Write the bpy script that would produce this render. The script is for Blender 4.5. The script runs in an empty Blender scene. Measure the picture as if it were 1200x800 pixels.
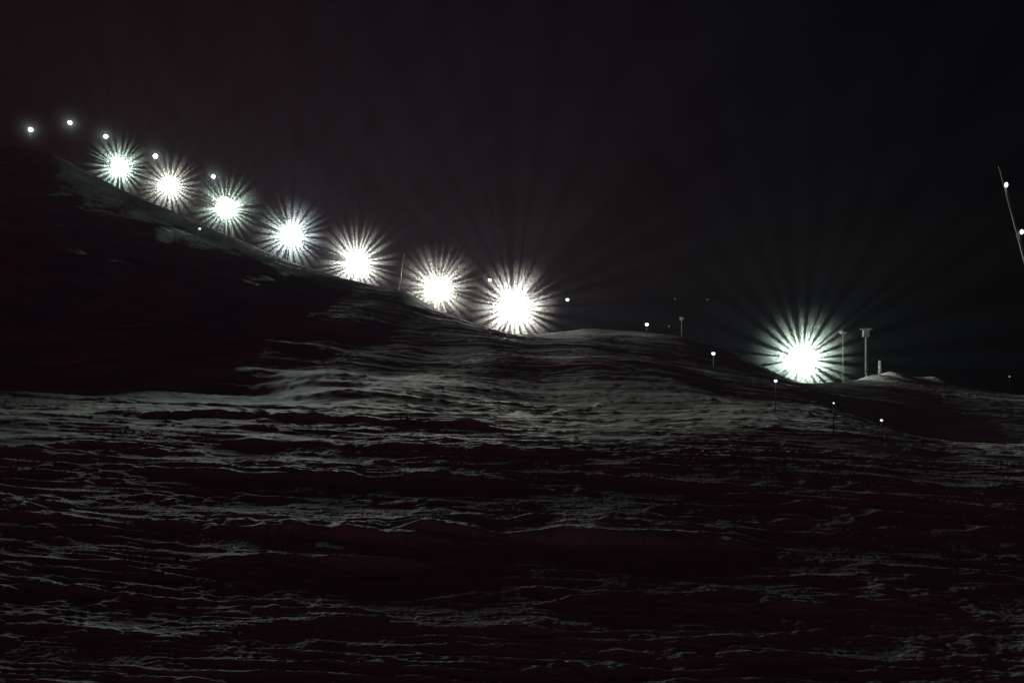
import bpy, math, random
import numpy as np
random.seed(7)
scene = bpy.context.scene
COL = scene.collection
PI = math.pi
F = 1039.0            # focal length in photo pixels (1200 px wide frame)
HY = 440.0            # photo row of the true horizon
CAMZ = 3.6

# ------------------------------------------------------------------ noise
_rng = np.random.RandomState(11)
PERM = _rng.permutation(1024)
GA = _rng.rand(1024) * 2 * PI
GX, GY = np.cos(GA), np.sin(GA)

def perlin(x, y, seed=0):
    xi = np.floor(x).astype(np.int64); yi = np.floor(y).astype(np.int64)
    xf = x - xi; yf = y - yi
    u = xf*xf*xf*(xf*(xf*6-15)+10); v = yf*yf*yf*(yf*(yf*6-15)+10)
    def g(ix, iy, fx, fy):
        h = PERM[(PERM[(ix + seed*131) & 1023] + iy + seed*57) & 1023]
        return GX[h]*fx + GY[h]*fy
    n00 = g(xi, yi, xf, yf); n10 = g(xi+1, yi, xf-1, yf)
    n01 = g(xi, yi+1, xf, yf-1); n11 = g(xi+1, yi+1, xf-1, yf-1)
    a = n00 + u*(n10-n00); b = n01 + u*(n11-n01)
    return (a + v*(b-a)) * 1.5

def sstep(e0, e1, x):
    t = np.clip((x-e0)/(e1-e0), 0, 1)
    return t*t*(3-2*t)

# ------------------------------------------------------------------ terrain
# bearing (tan) -> skyline slope, crest distance
SKX = np.array([-900, -400, -100, 0, 60, 90, 140, 200, 265, 340, 385, 418, 440, 480, 505, 520, 560, 600, 640, 690, 760, 800, 860, 900, 940, 985, 1040, 1070, 1150, 1200, 1400, 2200], float)
SKY = np.array([300, 200, 165, 170, 180, 195, 222, 247, 275, 307, 321, 330, 335, 343, 360, 367, 381, 393, 391, 385, 390, 395, 412, 434, 454, 449, 442, 445, 457, 464, 472, 482], float)
TX = np.arange(-1000, 2300, 4.0)
def _smooth(xs, ys, sig):
    v = np.interp(TX, xs, ys); k = np.arange(-int(3*sig/4), int(3*sig/4)+1)
    g = np.exp(-.5*(k*4.0/sig)**2); g /= g.sum()
    return np.convolve(np.pad(v, len(k)//2, 'edge'), g, 'valid')
B = (TX-600)/F
S = (HY-_smooth(SKX, SKY, 9))/F
SB = (HY-_smooth(SKX, SKY, 110))/F
RC = _smooth([0, 200, 420, 600, 800, 1000, 1200], [124, 114, 100, 90, 84, 80, 80], 110)
HILL_R0 = _smooth([0, 600, 900, 1200], [38, 30, 26, 27], 200)
HILL_P = _smooth([-200, 0, 600, 1200], [1.24, 1.18, 1.0, 1.0], 200)

def terrain(x, y, detail=True):
    x = np.asarray(x, float); y = np.asarray(y, float)
    d = np.maximum(np.sqrt(x*x+y*y), 1e-6)
    yy = np.maximum(y, 1e-3)
    front = sstep(0.1, 0.45, y/d)
    b = np.clip(x/np.maximum(yy, d*0.25), -2, 2)
    r = np.maximum(y, d*0.25)
    s = np.interp(b, B, S) * front - 0.0*(1-front)
    rc = np.interp(b, B, RC); r0 = np.interp(b, B, HILL_R0) + 6.0*perlin(x/10.0, y/30.0, 83) + 2.5*perlin(x/3.5, y/20.0, 84); p = np.interp(b, B, HILL_P)
    t = np.clip((r-r0)/(rc-r0), 0, 1)
    q = t**2.5
    b2 = b + .26*(1-t)**1.3*(1-sstep(-.25, .05, b)) + .05*perlin(x/14.0, y/12.0, 81)*(1-t)
    p = np.interp(b2, B, HILL_P)
    sm = np.interp(b2, B, SB)*front
    s = np.where(r < rc, sm + (s-sm)*q, s)
    zc = s*rc + CAMZ                                  # crest height on this bearing
    def base(q):                                      # near slope tips towards the camera, then a level brow
        a = np.minimum(q, 15.0)
        c = np.clip(q-15.0, 0, 10.0)
        return .120*a + .120*(c-c*c/20.0)
    t = np.clip((r-r0)/(rc-r0), 0, 1)
    z = base(r)
    z = z + (zc - base(rc))*t**p - .048*np.clip(x, -18, 14)*(1-sstep(r0, rc, r))*front
    # beyond the crest the ground keeps just below the sight line
    over = np.maximum(r-rc, 0)
    z = z + over*(s-0.034) - 0.00006*over**2*(over < 300) - 5.4*(over >= 300)
    z = np.where(over > 300, z - (over-300)*(np.maximum(s, 0)*0.6), z)
    # right-hand hollow behind the near brow and the mound beyond
    rb = sstep(0.33, 0.52, b + 0.05*perlin(r*0.12, b*4, 5))
    rr = sstep(0.10, 0.30, b)
    z = z + 0.0*rb
    hollow = rb*np.exp(-((r-44)/15.0)**2)
    z = z - 2.0*hollow
    z = z + 0.35*rr*np.exp(-((r-27)/6.0)**2)
    # lumps of pushed snow on the right skyline
    for (px, dist, w, h) in ((1050, 77, 1.7, .15), (1058, 79, .5, .22), (1082, 80, 2.8, .3), (1036, 82, 1.0, .22), (1044, 80, .45, .25), (1022, 80, .9, .3), (1096, 80, .8, .3)):
        cx = (px-600)/F*dist
        z = z + h*np.exp(-(((x-cx)/w)**2 + ((y-dist)/2.5)**2))
    if detail:
        fade = 1.0/(1.0+(d/260.0)**2)
        wx = x + 1.6*perlin(x*0.12, y*0.12, 3); wy = y + 1.2*perlin(x*0.07, y*0.15, 4)
        # long drifts lying across the view
        crest = (1-.75*np.exp(-((r-rc)/14.0)**2))*(1-.45*np.exp(-((r-32)/14.0)**2))
        amp = np.clip(d/40.0, 0.08, 1.0)*crest
        z = z + fade*amp*0.26*perlin(wx/30, wy/11.0, 61)
        z = z + fade*crest*np.clip(d/30.0, .3, 1.0)*0.12*perlin(wx/11+3, (wy+0.10*wx)/3.0, 62)
        lh = (1-sstep(-.34, -.12, b))*front*t*(1-t)*4          # hummocks on the left hillside
        z = z + lh*crest*(1.0*perlin(x/13+5, y/11.0, 71) + .45*perlin(x/5.5, y/4.0, 72) + .16*perlin(x/2.2, y/1.7, 73))
        kn = (1-sstep(-.2, .0, b))*front*np.exp(-((r-r0-2)/6.0)**2)
        z = z + kn*(.42*perlin(x/7.0, y/5.0, 74) + .10*perlin(x/2.4, y/1.8, 75))
        # ridged wind crests, each scale fading out where it would be too fine to see
        def ridge(u, v, seed, k):
            n = perlin(u, v, seed)
            return (1-np.abs(n))**k
        tilt = wy + 0.06*wx + .5*perlin(x/2.3, y/1.6, 17)
        mask = sstep(-.3, .45, perlin(x/13, y/5.0, 21))
        z = z + fade*crest*0.075*np.clip(d/17.0, .3, 1)**1.5*ridge(wx/6.3, tilt/1.9, 8, 4)*mask
        mask2 = sstep(-.3, .4, perlin(x/6+9, y/2.2, 22))
        t2 = wy - .09*wx + .14*perlin(x/.9, y/.7, 18)
        z = z + fade*0.060*ridge(wx/3.3, t2/0.70, 9, 4)*mask2
        t3 = wy + .05*wx + .06*perlin(x/.5, y/.35, 19)
        z = z + fade*0.034*ridge(wx/2.1, t3/0.29, 10, 3)*sstep(-.3, .3, perlin(x/3, y/1.1, 23))
        t4 = wy - .02*wx + .03*perlin(x/.3, y/.2, 20)
        z = z + np.clip(1.4-d/20, 0, 1)*0.013*ridge(wx/1.3, t4/0.12, 15, 3)
        crumb = sstep(-.05, .45, perlin(x/1.9, y/0.8, 24))
        z = z + fade*0.030*perlin(x/0.42, y/0.28, 12)*(0.35+crumb)
        near = np.clip(1.5-d/30.0, 0, 1)
        z = z + near*0.013*perlin(x/0.15, y/0.10, 13)*(0.3+crumb)
        z = z + near*0.005*perlin(x/0.06, y/0.05, 14)
        # terraces cut by skis: a broken lip with a dark drop on the camera side
        def lip(yc, x0, x1, h, slope, wob, seed, back=2.4):
            line = yc + slope*x + wob*perlin(x/1.1+seed, y*.15+.3, seed) + 0.3*wob*perlin(x/0.31+seed, y*.5+.7, seed+1) + .10*wob*perlin(x/.11, y*2+.2, seed+2)
            e = y-line
            m = sstep(x0-1.6, x0+.4, x)*(1-sstep(x1-.4, x1+1.8, x))
            m = m*(.55+.6*perlin(x/.9, y*.2+seed, seed+5)+.25)
            prof = sstep(-0.16, 0.03, e)*np.exp(-np.maximum(e, 0)/back) - 0.25*np.exp(-((e+0.8)/0.6)**2)
            return h*np.maximum(m, 0)*prof
        z = z + lip(11.30, -3.50, -1.36, 0.142, -0.05, .22, 31, .7)
        z = z + lip(10.68, -2.94, -1.02, 0.095, 0.10, .16, 34, .5)
        z = z + lip(11.75, -1.02, 2.49, 0.162, 0.03, .20, 37, 1.0)
        z = z + lip(8.70, -2.49, 0.23, 0.02, 0.05, .14, 40, .5)
        z = z + lip(14.58, -4.97, -0.90, 0.095, 0.07, .3, 43, .9)
        z = z + lip(17.06, -5.08, 1.02, 0.114, 0.05, .4, 46, 1.2)
        z = z + lip(15.48, 1.58, 4.52, 0.076, -0.06, .3, 49, 1)
        z = z + lip(20.90, -8.47, -1.13, 0.133, 0.05, .6, 52, 1.5)
        z = z + lip(9.49, 1.24, 3.39, 0.057, 0.10, .2, 55, .6)
    return z

def tz(x, y):
    return float(terrain(np.array([x]), np.array([y]))[0])

def build_mesh(name, verts, faces, mat, parent=None, smooth=False):
    me = bpy.data.meshes.new(name)
    me.from_pydata([tuple(v) for v in verts], [], faces)
    me.update()
    if smooth:
        for p in me.polygons: p.use_smooth = True
    o = bpy.data.objects.new(name, me); COL.objects.link(o)
    if mat: me.materials.append(mat)
    if parent: o.parent = parent
    return o

# ------------------------------------------------------------------ materials
def principled(name, col, rough=.6, metal=0.0):
    m = bpy.data.materials.new(name); m.use_nodes = True
    p = m.node_tree.nodes['Principled BSDF']
    p.inputs['Base Color'].default_value = (*col, 1)
    p.inputs['Roughness'].default_value = rough
    p.inputs['Metallic'].default_value = metal
    return m, m.node_tree, p

def mat_snow():
    m, nt, p = principled('snow_material', (.8, .8, .8), .75)
    N, L = nt.nodes, nt.links
    tc = N.new('ShaderNodeTexCoord')
    mp = N.new('ShaderNodeMapping'); mp.inputs['Scale'].default_value = (.35, 1.1, 1)
    L.new(tc.outputs['Object'], mp.inputs[0])
    n = N.new('ShaderNodeTexNoise'); n.inputs['Scale'].default_value = .5; n.inputs['Detail'].default_value = 8
    L.new(mp.outputs[0], n.inputs['Vector'])
    cr = N.new('ShaderNodeValToRGB')
    cr.color_ramp.elements[0].position = .32; cr.color_ramp.elements[0].color = (.50, .56, .51, 1)
    cr.color_ramp.elements[1].position = .68; cr.color_ramp.elements[1].color = (.81, .84, .79, 1)
    L.new(n.outputs['Fac'], cr.inputs[0]); L.new(cr.outputs[0], p.inputs['Base Color'])
    n2 = N.new('ShaderNodeTexNoise'); n2.inputs['Scale'].default_value = 26; n2.inputs['Detail'].default_value = 6
    L.new(tc.outputs['Object'], n2.inputs['Vector'])
    bp = N.new('ShaderNodeBump'); bp.inputs['Strength'].default_value = .55; bp.inputs['Distance'].default_value = .03
    L.new(n2.outputs['Fac'], bp.inputs['Height']); L.new(bp.outputs[0], p.inputs['Normal'])
    return m

def mat_metal(name, c0, c1, rough, metal):
    m, nt, p = principled(name, c0, rough, metal)
    N, L = nt.nodes, nt.links
    tc = N.new('ShaderNodeTexCoord')
    n = N.new('ShaderNodeTexNoise'); n.inputs['Scale'].default_value = 6; n.inputs['Detail'].default_value = 6
    L.new(tc.outputs['Object'], n.inputs['Vector'])
    cr = N.new('ShaderNodeValToRGB')
    cr.color_ramp.elements[0].position = .35; cr.color_ramp.elements[0].color = (*c0, 1)
    cr.color_ramp.elements[1].position = .7; cr.color_ramp.elements[1].color = (*c1, 1)
    L.new(n.outputs['Fac'], cr.inputs[0]); L.new(cr.outputs[0], p.inputs['Base Color'])
    return m

M_SNOW = mat_snow()
M_POLE = mat_metal('galvanised_steel', (.30, .31, .32), (.48, .49, .50), .55, .3)
M_HOUSE = mat_metal('dark_painted_metal', (.05, .05, .05), (.09, .09, .09), .5, .2)
M_REFL = mat_metal('white_enamel_reflector', (.78, .79, .77), (.86, .87, .85), .4, 0)
M_RAY_BAR = mat_metal('ray_bar_steel', (.25, .25, .25), (.40, .40, .40), .5, .4)
M_DULL = mat_metal('weathered_steel', (.09, .095, .09), (.17, .17, .17), .6, .2)
M_CABLE = mat_metal('steel_cable', (.35, .36, .37), (.5, .5, .5), .4, .5)
_em = {}
def mat_emit(name, col, st):
    key = (name, col, st)
    if key in _em: return _em[key]
    m = bpy.data.materials.new(name); m.use_nodes = True
    nt = m.node_tree; nt.nodes.clear()
    e = nt.nodes.new('ShaderNodeEmission'); o = nt.nodes.new('ShaderNodeOutputMaterial')
    e.inputs[0].default_value = (*col, 1); e.inputs[1].default_value = st
    nt.links.new(e.outputs[0], o.inputs[0])
    _em[key] = m
    return m

# ------------------------------------------------------------------ snow sheet
def build_ground():
    fine = np.tan(np.linspace(-math.atan(.68), math.atan(.68), 1300))
    angf = np.arctan(fine)
    left = np.linspace(-PI, angf[0], 90)[:-1]; right = np.linspace(angf[-1], PI, 90)[1:-1]
    ang = np.concatenate([left, angf, right])
    # radii: even steps on the picture for flat ground, then even steps up the hill
    q = np.linspace(1/5.5, 1/42.0, 900)
    r = np.concatenate([[0.25, .7, 1.3, 2.0, 2.7, 3.4, 4.0, 4.5, 5.0], 1/q, np.geomspace(42.3, 140, 620), np.geomspace(141.5, 3000, 90)])
    A, R = np.meshgrid(ang, r)
    X = R*np.sin(A); Y = R*np.cos(A)
    Z = terrain(X.ravel(), Y.ravel()).reshape(X.shape)
    nr, na = X.shape
    co = np.stack([X, Y, Z], -1).reshape(-1, 3)
    co = np.vstack([co, [[0, 0, tz(0.001, 0.001)]]])
    i = np.arange(nr-1)[:, None]*na; j = np.arange(na)[None, :]; jn = (j+1) % na
    a = (i+j); b_ = (i+jn); c = (i+na+jn); d = (i+na+j)
    quads = np.stack([a, d, c, b_], -1).reshape(-1, 4)
    ctr = nr*na
    tri = np.stack([np.full(na, ctr), np.arange(na), (np.arange(na)+1) % na], -1)
    me = bpy.data.meshes.new('snow_ground')
    me.vertices.add(len(co)); me.vertices.foreach_set('co', co.astype(np.float32).ravel())
    loops = np.concatenate([quads.ravel(), tri.ravel()])
    me.loops.add(len(loops)); me.loops.foreach_set('vertex_index', loops.astype(np.int32))
    starts = np.concatenate([np.arange(len(quads))*4, len(quads)*4+np.arange(len(tri))*3])
    me.polygons.add(len(starts)); me.polygons.foreach_set('loop_start', starts.astype(np.int32))
    me.update(calc_edges=True)
    me.polygons.foreach_set('use_smooth', np.ones(len(starts), bool))
    me.materials.append(M_SNOW)
    o = bpy.data.objects.new('snow_ground', me); COL.objects.link(o)
    o['kind'] = 'structure'
    return o
build_ground()

# ------------------------------------------------------------------ helpers for things
def pos(px, py, dist):
    """world point seen at photo pixel (px,py) at depth dist"""
    return ((px-600)/F*dist, dist, CAMZ+(HY-py)/F*dist)

def ground_hit(px, py, above=0.0):
    """first terrain point seen through this pixel (raised by 'above')"""
    rs = np.concatenate([np.linspace(3, 250, 6000)])
    x = (px-600)/F*rs; z = CAMZ+(HY-py)/F*rs
    g = terrain(x, rs)+above
    idx = np.where(g >= z)[0]
    if len(idx) == 0: return None
    return rs[idx[0]]

def ring(cx, cy, cz, r, n=12):
    return [(cx+r*math.cos(2*PI*k/n), cy+r*math.sin(2*PI*k/n), cz) for k in range(n)]

def lathe(prof, n=20, axis='z'):
    """prof: list of (radius, height)"""
    v, f = [], []
    for (r, h) in prof:
        for k in range(n):
            a = 2*PI*k/n
            if axis == 'z': v.append((r*math.cos(a), r*math.sin(a), h))
            else: v.append((r*math.cos(a), h, r*math.sin(a)))
    for i in range(len(prof)-1):
        for k in range(n):
            k2 = (k+1) % n
            f.append((i*n+k, i*n+k2, (i+1)*n+k2, (i+1)*n+k))
    return v, f

def box(x0, x1, y0, y1, z0, z1):
    v = [(x0,y0,z0),(x1,y0,z0),(x1,y1,z0),(x0,y1,z0),(x0,y0,z1),(x1,y0,z1),(x1,y1,z1),(x0,y1,z1)]
    f = [(0,3,2,1),(4,5,6,7),(0,1,5,4),(1,2,6,5),(2,3,7,6),(3,0,4,7)]
    return v, f

def join(*parts):
    V, Fc = [], []
    for v, f in parts:
        n = len(V); V += list(v); Fc += [tuple(i+n for i in q) for q in f]
    return V, Fc

def tube(p0, p1, r0, r1, n=8):
    import mathutils
    a = mathutils.Vector(p0); b = mathutils.Vector(p1); d = (b-a).normalized()
    up = mathutils.Vector((0, 0, 1)) if abs(d.z) < .9 else mathutils.Vector((1, 0, 0))
    u = d.cross(up).normalized(); w = d.cross(u)
    v = []
    for (c, r) in ((a, r0), (b, r1)):
        for k in range(n):
            t = 2*PI*k/n; v.append(tuple(c+u*(r*math.cos(t))+w*(r*math.sin(t))))
    f = [(k, (k+1) % n, n+(k+1) % n, n+k) for k in range(n)]
    f += [tuple(range(n-1, -1, -1)), tuple(range(n, 2*n))]
    return v, f

def empty(name, loc, label, cat, group=None, rz=0):
    o = bpy.data.objects.new(name, None); COL.objects.link(o)
    o.location = loc; o.rotation_euler = (0, 0, rz)
    o['label'] = label; o['category'] = cat
    if group: o['group'] = group
    o.empty_display_size = .3
    return o

def part(name, vf, mat, parent, smooth=False, label=None):
    o = build_mesh(name, vf[0], vf[1], mat, parent, smooth)
    if label: o['label'] = label
    return o

# ------------------------------------------------------------------ floodlights
POWER = 0.070
def mist(x, y, z, rad, seed):
    """added scattering ball standing in for the glare halo, densest at the lamp"""
    v, f = lathe([(rad*math.sin(q*PI/10)+1e-3*(q in (0, 10)), -rad*math.cos(q*PI/10)) for q in range(11)], 20)
    o = build_mesh('halo_mist', v, f, M_MIST, None, False)
    o.location = (x, y, z); o['kind'] = 'stuff'
    return o
M_MIST = bpy.data.materials.new('halo_mist_volume'); M_MIST.use_nodes = True
def _mist():
    n = M_MIST.node_tree; n.nodes.clear(); N, L = n.nodes, n.links
    tc = N.new('ShaderNodeTexCoord')
    ln = N.new('ShaderNodeVectorMath'); ln.operation = 'LENGTH'
    L.new(tc.outputs['Object'], ln.inputs[0])
    m1 = N.new('ShaderNodeMath'); m1.operation = 'MULTIPLY'; m1.inputs[1].default_value = -1/2.8
    L.new(ln.outputs['Value'], m1.inputs[0])
    e0 = N.new('ShaderNodeMath'); e0.operation = 'EXPONENT'; L.new(m1.outputs[0], e0.inputs[0])
    w1 = N.new('ShaderNodeMapRange'); w1.interpolation_type = 'SMOOTHERSTEP'
    w1.inputs[1].default_value = 0; w1.inputs[2].default_value = 8.8; w1.inputs[3].default_value = 1; w1.inputs[4].default_value = 0
    L.new(ln.outputs['Value'], w1.inputs[0])
    ex = N.new('ShaderNodeMath'); ex.operation = 'MULTIPLY'
    L.new(e0.outputs[0], ex.inputs[0]); L.new(w1.outputs[0], ex.inputs[1])
    m2 = N.new('ShaderNodeMath'); m2.operation = 'MULTIPLY'; m2.inputs[1].default_value = MIST
    L.new(ex.outputs[0], m2.inputs[0])
    pv = N.new('ShaderNodeVolumePrincipled'); o = N.new('ShaderNodeOutputMaterial')
    pv.inputs['Color'].default_value = (.9, .92, .9, 1)
    L.new(m2.outputs[0], pv.inputs['Density']); L.new(pv.outputs[0], o.inputs['Volume'])
MIST = .068
_mist()
def floodlight(px, py, dist, rpx, label, power, col, seed, group='large floodlights along the crest', ray_bars=True):
    rnd = random.Random(seed)
    x, y, z = pos(px, py, dist)
    g = tz(x, y)
    R = .62*rpx*dist/F                          # radius of the reflector mouth
    rz = -math.atan2(x, y)                      # local -Y looks back down the slope
    t = empty('floodlight_mast', (x, y, g-.1), label, 'floodlight', group, rz)
    hh = z-g+.1                                 # lamp height over the base
    part('pole', tube((0, R*.9, 0), (0, R*.9, hh+R*.3), .07 if ray_bars else .03, .045 if ray_bars else .025, 12), M_HOUSE, t, True)
    part('base_plate', join(box(-.3, .3, R*.9-.3, R*.9+.3, .05, .16), tube((0, R*.9, .16), (0, R*.9, .5), .19, .15, 12)), M_POLE, t)
    part('bracket', join(box(-.09, .09, R*.45, R*.9-.02, hh-.09, hh+.09)), M_POLE, t)
    # bowl: opens towards -Y, the bulb sits in its mouth plane
    pr = [(.02*R, R*.50), (.35*R, R*.47), (.62*R, R*.36), (.84*R, R*.19), (.97*R, R*.03), (1.0*R, -R*.02)]
    v, f = lathe(pr, 40, 'y')
    tilt = math.atan2(z-CAMZ, math.hypot(x, y))      # heads tip down the slope
    def head(o):
        o.location = (0, 0, hh); o.rotation_euler = (tilt, 0, 0)
    head(part('reflector', (v, f), M_REFL, t, True))
    pr2 = [(.02*R, R*.56), (.38*R, R*.53), (.66*R, R*.42), (.89*R, R*.23), (1.02*R, R*.04), (1.04*R, -R*.03), (1.0*R, -R*.03)]
    v, f = lathe(pr2, 40, 'y')
    head(part('housing', (v, f), M_HOUSE, t, True))
    # guard: bars added round the mouth to cut the light into star rays
    gv = []
    n = rnd.choice((27, 29, 31)); a = rnd.random()
    for k in range(n):
        a += 2*PI/n*(.65+.7*rnd.random())
        w = math.radians(1.4+3.4*rnd.random())
        r0, r1 = 1.01*R, 1.10*R
        y0, y1 = 0.03*R, -1.15*R
        q = []
        for (rr, yy) in ((r0, y0), (r1, y1), (r1+.012*R, y1), (r0+.012*R, y0)):
            for s in (-1, 1):
                ww = w*s
                q.append((rr*math.cos(a+ww), yy, rr*math.sin(a+ww)))
        fq = [(0, 1, 3, 2), (2, 3, 5, 4), (4, 5, 7, 6), (6, 7, 1, 0), (0, 2, 4, 6), (1, 7, 5, 3)]
        gv.append((q, fq))
    if ray_bars: head(part('ray_bars', join(*gv), M_RAY_BAR, t))
    # the burning lamp
    l = bpy.data.lights.new('bulb', 'POINT'); l.energy = power*POWER; l.color = col
    l.shadow_soft_size = .04*R
    lo = bpy.data.objects.new('bulb', l); COL.objects.link(lo); lo.parent = t; lo.location = (0, -.22*R*math.cos(tilt), hh-.22*R*math.sin(tilt))
    mist(x, y, z, 9.0, seed)
    return t
K = 1.0e6
WARM = (1.0, .95, .86); GREEN = (.76, 1.0, .84); COOL = (.84, .97, 1.0)
floodlight(140, 196, 190, 12, 'floodlight highest up the slope, uppermost of the large glaring lamps', .55*K, GREEN, 1)
floodlight(199, 218, 180, 11.5, 'smallest and least glaring of the large floodlights, second from the top', .38*K, WARM, 2)
floodlight(265, 244, 170, 16, 'glaring floodlight third from the top, next below the smallest large lamp', .45*K, GREEN, 3)
floodlight(341, 276, 158, 17, 'glaring floodlight above the faint snow bench on the left hillside', .55*K, COOL, 4)
floodlight(418, 308, 146, 17, 'glaring floodlight beside the brightly lit curl of snow on the crest', .65*K, WARM, 5)
floodlight(513, 338, 138, 14, 'floodlight between the thin leaning stake and the largest glare', .5*K, WARM, 6)
floodlight(602, 360, 134, 18, 'lowest and biggest glaring floodlight of the row climbing to the left', 1.2*K, WARM, 7)
floodlight(940, 421, 118, 17, 'glaring floodlight standing alone on the right beside the tall posts', .7*K, GREEN, 8)

FAR = 'small far floodlights beyond the crest'
for (px, py, r_, lab, k) in (
    (36, 152, 3.4, 'leftmost small far floodlight at the left edge of the hill', 21),
    (82, 144, 2.9, 'topmost small far floodlight, second from the left edge', 22),
    (124, 160, 3.6, 'small far floodlight just above the uppermost large glare', 23),
    (182, 183, 4.0, 'small far floodlight above the gap between the two uppermost large glares', 24),
    (250, 207, 3.3, 'small far floodlight just above and left of the third large glare', 25)):
    floodlight(px, py, 250, r_, lab, .005*K, COOL, k, FAR, False)

def marker(px, py, rpx, dist, h, label, cat, group, col=(.85, 1, .95), st=4.0, name='marker_lamp', rng=.016):
    """stake with a small burning lamp; dist None = stand it on the slope seen there"""
    if dist is None:
        dist = ground_hit(px, py, h) or 60
        h = CAMZ+(HY-py)/F*dist - tz((px-600)/F*dist, dist)
    x, y, z = pos(px, py, dist)
    g = tz(x, y)-.05
    t = empty(name, (x, y, g), label, cat, group)
    H = z-g; R = rpx*dist/F
    part('pole', tube((0, 0, 0), (0, 0, H-R*.9), rng, rng*.8, 8), M_HOUSE, t, True)
    pr = [(R*.98*math.sin(q*PI/10)+1e-4, -R*.98*math.cos(q*PI/10)) for q in range(0, 11)]
    v, f = lathe(pr, 16)
    part('lamp', ([(a, b, c+H) for a, b, c in v], f), mat_emit('small_lamp_glow', col, st), t, True)
    v, f = lathe([(R*1.1, R*.55), (R*1.15, R*.7), (R*.7, R*1.2), (.001, R*1.35)], 16)
    part('cap', ([(a, b, c+H) for a, b, c in v], f), M_HOUSE, t, True)
    return t
G1 = 'small lamps on stakes down the slope'
marker(574, 328, 1.9, 210, 0, 'small lamp on a post just above and left of the biggest glare', 'lamp', 'small lamps on posts behind the crest')
marker(665, 351, 1.9, 200, 0, 'small lamp on a post behind the crest, right of the biggest glare', 'lamp', 'small lamps on posts behind the crest')
marker(758, 380, 2.0, 82, 0, 'small pinkish lamp on the skyline between the two lowest big glares', 'lamp', G1, (1, .72, .95))
marker(836, 414, 2.0, None, 1.2, 'small bluish lamp on the slope left of the lone right glare', 'lamp', G1, (.75, .95, 1))
marker(909, 446, 1.7, None, 1.0, 'small lamp just below and left of the lone right glare', 'lamp', G1)
marker(977, 472, 1.1, None, .8, 'dim tiny lamp below and right of the lone right glare', 'lamp', G1, st=1.2)
marker(1033, 492, 1.5, None, .6, 'small lamp on a stake beside the dark hollow at right', 'lamp', G1, st=1.6)
marker(234, 268, 1.4, None, 1.5, 'tiny lamp on the dark hillside below the third large glare', 'lamp', G1, st=1.6)
G2 = 'faint far lamps above the skyline'
marker(791, 350, .7, 280, 0, 'faint far lamp above the thin lit post on the skyline', 'lamp', G2, st=.25)
marker(829, 351, .7, 280, 0, 'faint far lamp right of and above the thin lit post', 'lamp', G2, st=.18)
marker(784, 382, .7, 200, 0, 'faint lamp low on the skyline just left of the thin lit post', 'lamp', G2, st=.25)
marker(1183, 441, .9, 120, 0, 'faint lone lamp near the right edge above the skyline', 'lamp', G2, st=.35)

def post(px, ytop, dist, wpx, label, head, mid=None):
    x, y, z = pos(px, ytop, dist)
    g = tz(x, y)-.05; H = z-g; R = wpx*dist/F/2
    t = empty('snow_gun_post', (x, y, g), label, 'post', 'slender posts on the right skyline')
    part('pole', tube((0, 0, 0), (0, 0, H), R, R*.7, 12), M_DULL, t, True)
    part('base_plate', box(-R*3, R*3, -R*3, R*3, .04, .10), M_DULL, t)
    if head == 'bowl':
        v, f = lathe([(R*1.0, -.05), (R*3.2, .18), (R*3.6, .42), (R*2.4, .62), (.01, .72)], 16)
        part('nozzle_head', ([(a, b, c+H) for a, b, c in v], f), M_DULL, t, True)
    else:
        part('nozzle_head', join(box(-R*4.2, R*4.2, -R*1.2, R*1.2, H-.25, H-.1), box(-R*2.2, R*1.8, -R*1.6, R*1.6, H-1.3, H-.27)), M_DULL, t)
    if mid:
        part('junction_box', box(-R*4.6, -R*1.05, -R*1.3, R*1.3, mid, mid+.5), M_DULL, t)
    return t
post(799, 376, 140, 1.6, 'short thin post with small round head on the skyline, left of the lone glare', 'bowl')
post(988, 392, 128, 2.6, 'pale post with round head nearest the lone right glare', 'bowl')
post(1015, 384, 126, 3.2, 'tallest pale post with flat crossbar head, right of the round-headed one', 'bar', 1.5)
def stub():
    x, y, z = pos(1031, 422, 126); g = tz(x, y)
    t = empty('hydrant', (x, y, g-.05), 'short pale hydrant stub right of the two tall posts', 'hydrant')
    H = z-g+.05
    part('body', lathe([(.22, 0), (.22, H-.5), (.17, H-.45), (.17, H-.1), (.001, H)], 14), M_REFL, t, True)
    part('collar', lathe([(.225, H*.55), (.29, H*.55+.01), (.29, H*.55+.12), (.225, H*.55+.13)], 14), M_POLE, t)
stub()
def stake():
    D = 99.0
    x0, y0, z0 = pos(467, 340, D); x1, y1, z1 = pos(474, 298, D)
    g = tz(x0, y0)-.1
    t = empty('leaning_stake', (x0, y0, g), 'thin leaning stake on the crest between two large glares', 'stake')
    part('shaft', tube((0, 0, 0), (x1-x0, 0, z1-g), .055, .04, 8), M_POLE, t, True)
    part('tip', tube((x1-x0, 0, z1-g), (x1-x0+.03, 0, z1-g+.15), .06, .03, 8), M_HOUSE, t)
stake()
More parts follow.
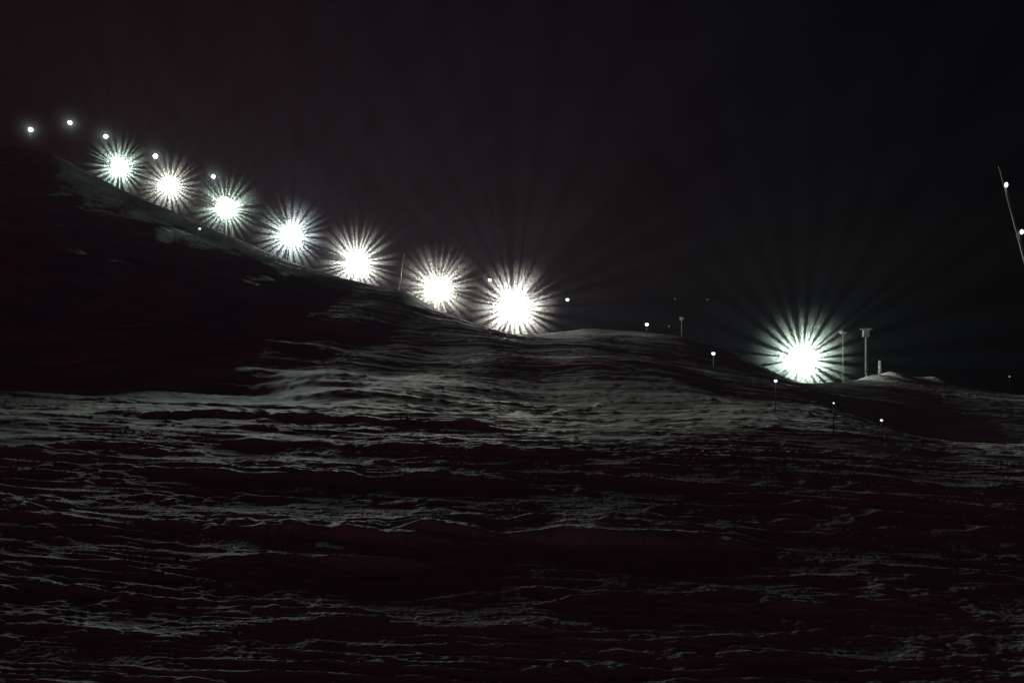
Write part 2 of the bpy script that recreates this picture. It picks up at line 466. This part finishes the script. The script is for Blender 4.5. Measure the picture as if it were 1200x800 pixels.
def lance():
    D = 46.0
    xt, yt, zt = pos(1172, 198, D)
    xb, yb, _ = pos(1262, 470, D); g = tz(xb, yb)-.1
    t = empty('snow_lance', (xb, yb, g), 'tall leaning snow lance at the right edge with two bright spots', 'snow lance')
    dx, dz = xt-xb, zt-g
    part('shaft', tube((0, 0, 0), (dx, 0, dz), .085, .05, 12), M_POLE, t, True)
    part('base', lathe([(.3, 0), (.3, .35), (.14, .6), (.10, 1.0)], 14), M_HOUSE, t, True)
    part('nozzle_head', tube((dx, 0, dz), (dx-.05, 0, dz+.16), .09, .05, 12), M_HOUSE, t)
    for py in (217, 272):  # glowing beads added for the two bright spots
        k = (py-198)/(470-198.0)
        xx = dx*(1-k); zz = CAMZ+(HY-py)/F*D-g
        rr = .085
        pr = [(rr*math.sin(q*PI/8)+1e-4, -rr*1.5*math.cos(q*PI/8)) for q in range(0, 9)]
        v, f = lathe(pr, 12)
        part('lamp', ([(a+xx, b-.07, c+zz) for a, b, c in v], f), mat_emit('lance_spot_glow', (1, 1, 1), 2.5), t, True)
lance()

# ------------------------------------------------------------------ world and haze
SKYL = (.66, .10, .17, 1); SKYR = (.05, .06, .16, 1)
w = bpy.data.worlds.new('World'); scene.world = w; w.use_nodes = True
nt = w.node_tree
bg = nt.nodes['Background']
sky = nt.nodes.new('ShaderNodeTexSky'); sky.sky_type = 'NISHITA'; sky.sun_disc = False
sky.sun_elevation = math.radians(-2); sky.sun_rotation = math.radians(200)
tcw = nt.nodes.new('ShaderNodeTexCoord'); sx = nt.nodes.new('ShaderNodeSeparateXYZ')
nt.links.new(tcw.outputs['Generated'], sx.inputs[0])
mr = nt.nodes.new('ShaderNodeMapRange'); mr.interpolation_type = 'SMOOTHSTEP'
mr.inputs[1].default_value = -.6; mr.inputs[2].default_value = .45
nt.links.new(sx.outputs['X'], mr.inputs[0])
tint = nt.nodes.new('ShaderNodeMix'); tint.data_type = 'RGBA'
tint.inputs[6].default_value = SKYL; tint.inputs[7].default_value = SKYR
nt.links.new(mr.outputs[0], tint.inputs[0])
mixn = nt.nodes.new('ShaderNodeMix'); mixn.data_type = 'RGBA'; mixn.blend_type = 'MULTIPLY'
mixn.inputs[0].default_value = 1.0
nt.links.new(tint.outputs[2], mixn.inputs[7])
nt.links.new(sky.outputs[0], mixn.inputs[6])
# added fill: sky behind the camera brightened to lift the slopes facing it
my = nt.nodes.new('ShaderNodeMapRange'); my.interpolation_type = 'SMOOTHSTEP'
my.inputs[1].default_value = -.5; my.inputs[2].default_value = .1
my.inputs[3].default_value = 3.2; my.inputs[4].default_value = 1.0
nt.links.new(sx.outputs['Y'], my.inputs[0])
gl = nt.nodes.new('ShaderNodeVectorMath'); gl.operation = 'SCALE'
nt.links.new(mixn.outputs[2], gl.inputs[0]); nt.links.new(my.outputs[0], gl.inputs['Scale'])
nt.links.new(gl.outputs[0], bg.inputs[0])
bg.inputs[1].default_value = .05

def haze(density, g):
    v, f = box(-420, 420, -60, 700, -60, 160)
    m = bpy.data.materials.new('haze_material'); m.use_nodes = True
    n = m.node_tree; n.nodes.clear()
    pv = n.nodes.new('ShaderNodeVolumePrincipled'); o = n.nodes.new('ShaderNodeOutputMaterial')
    pv.inputs['Color'].default_value = (.80, .76, .97, 1)
    pv.inputs['Density'].default_value = density; pv.inputs['Anisotropy'].default_value = g
    n.links.new(pv.outputs[0], o.inputs['Volume'])
    h = build_mesh('haze', v, f, m); h['kind'] = 'stuff'; h.display_type = 'WIRE'
haze(.000085, 0.3)

cam = bpy.data.cameras.new('camera'); co = bpy.data.objects.new('camera', cam); COL.objects.link(co)
cam.sensor_width = 36; cam.lens = 36*F/1200; cam.clip_end = 6000; cam.clip_start = .05
co.location = (0, 0, CAMZ); co.rotation_euler = (math.radians(90), 0, 0)
cam.shift_y = (HY-400)/1200.0
scene.camera = co
vs = scene.view_settings
vs.view_transform = 'Standard'; vs.look = 'None'; vs.exposure = 0; vs.gamma = 1; vs.use_curve_mapping = False
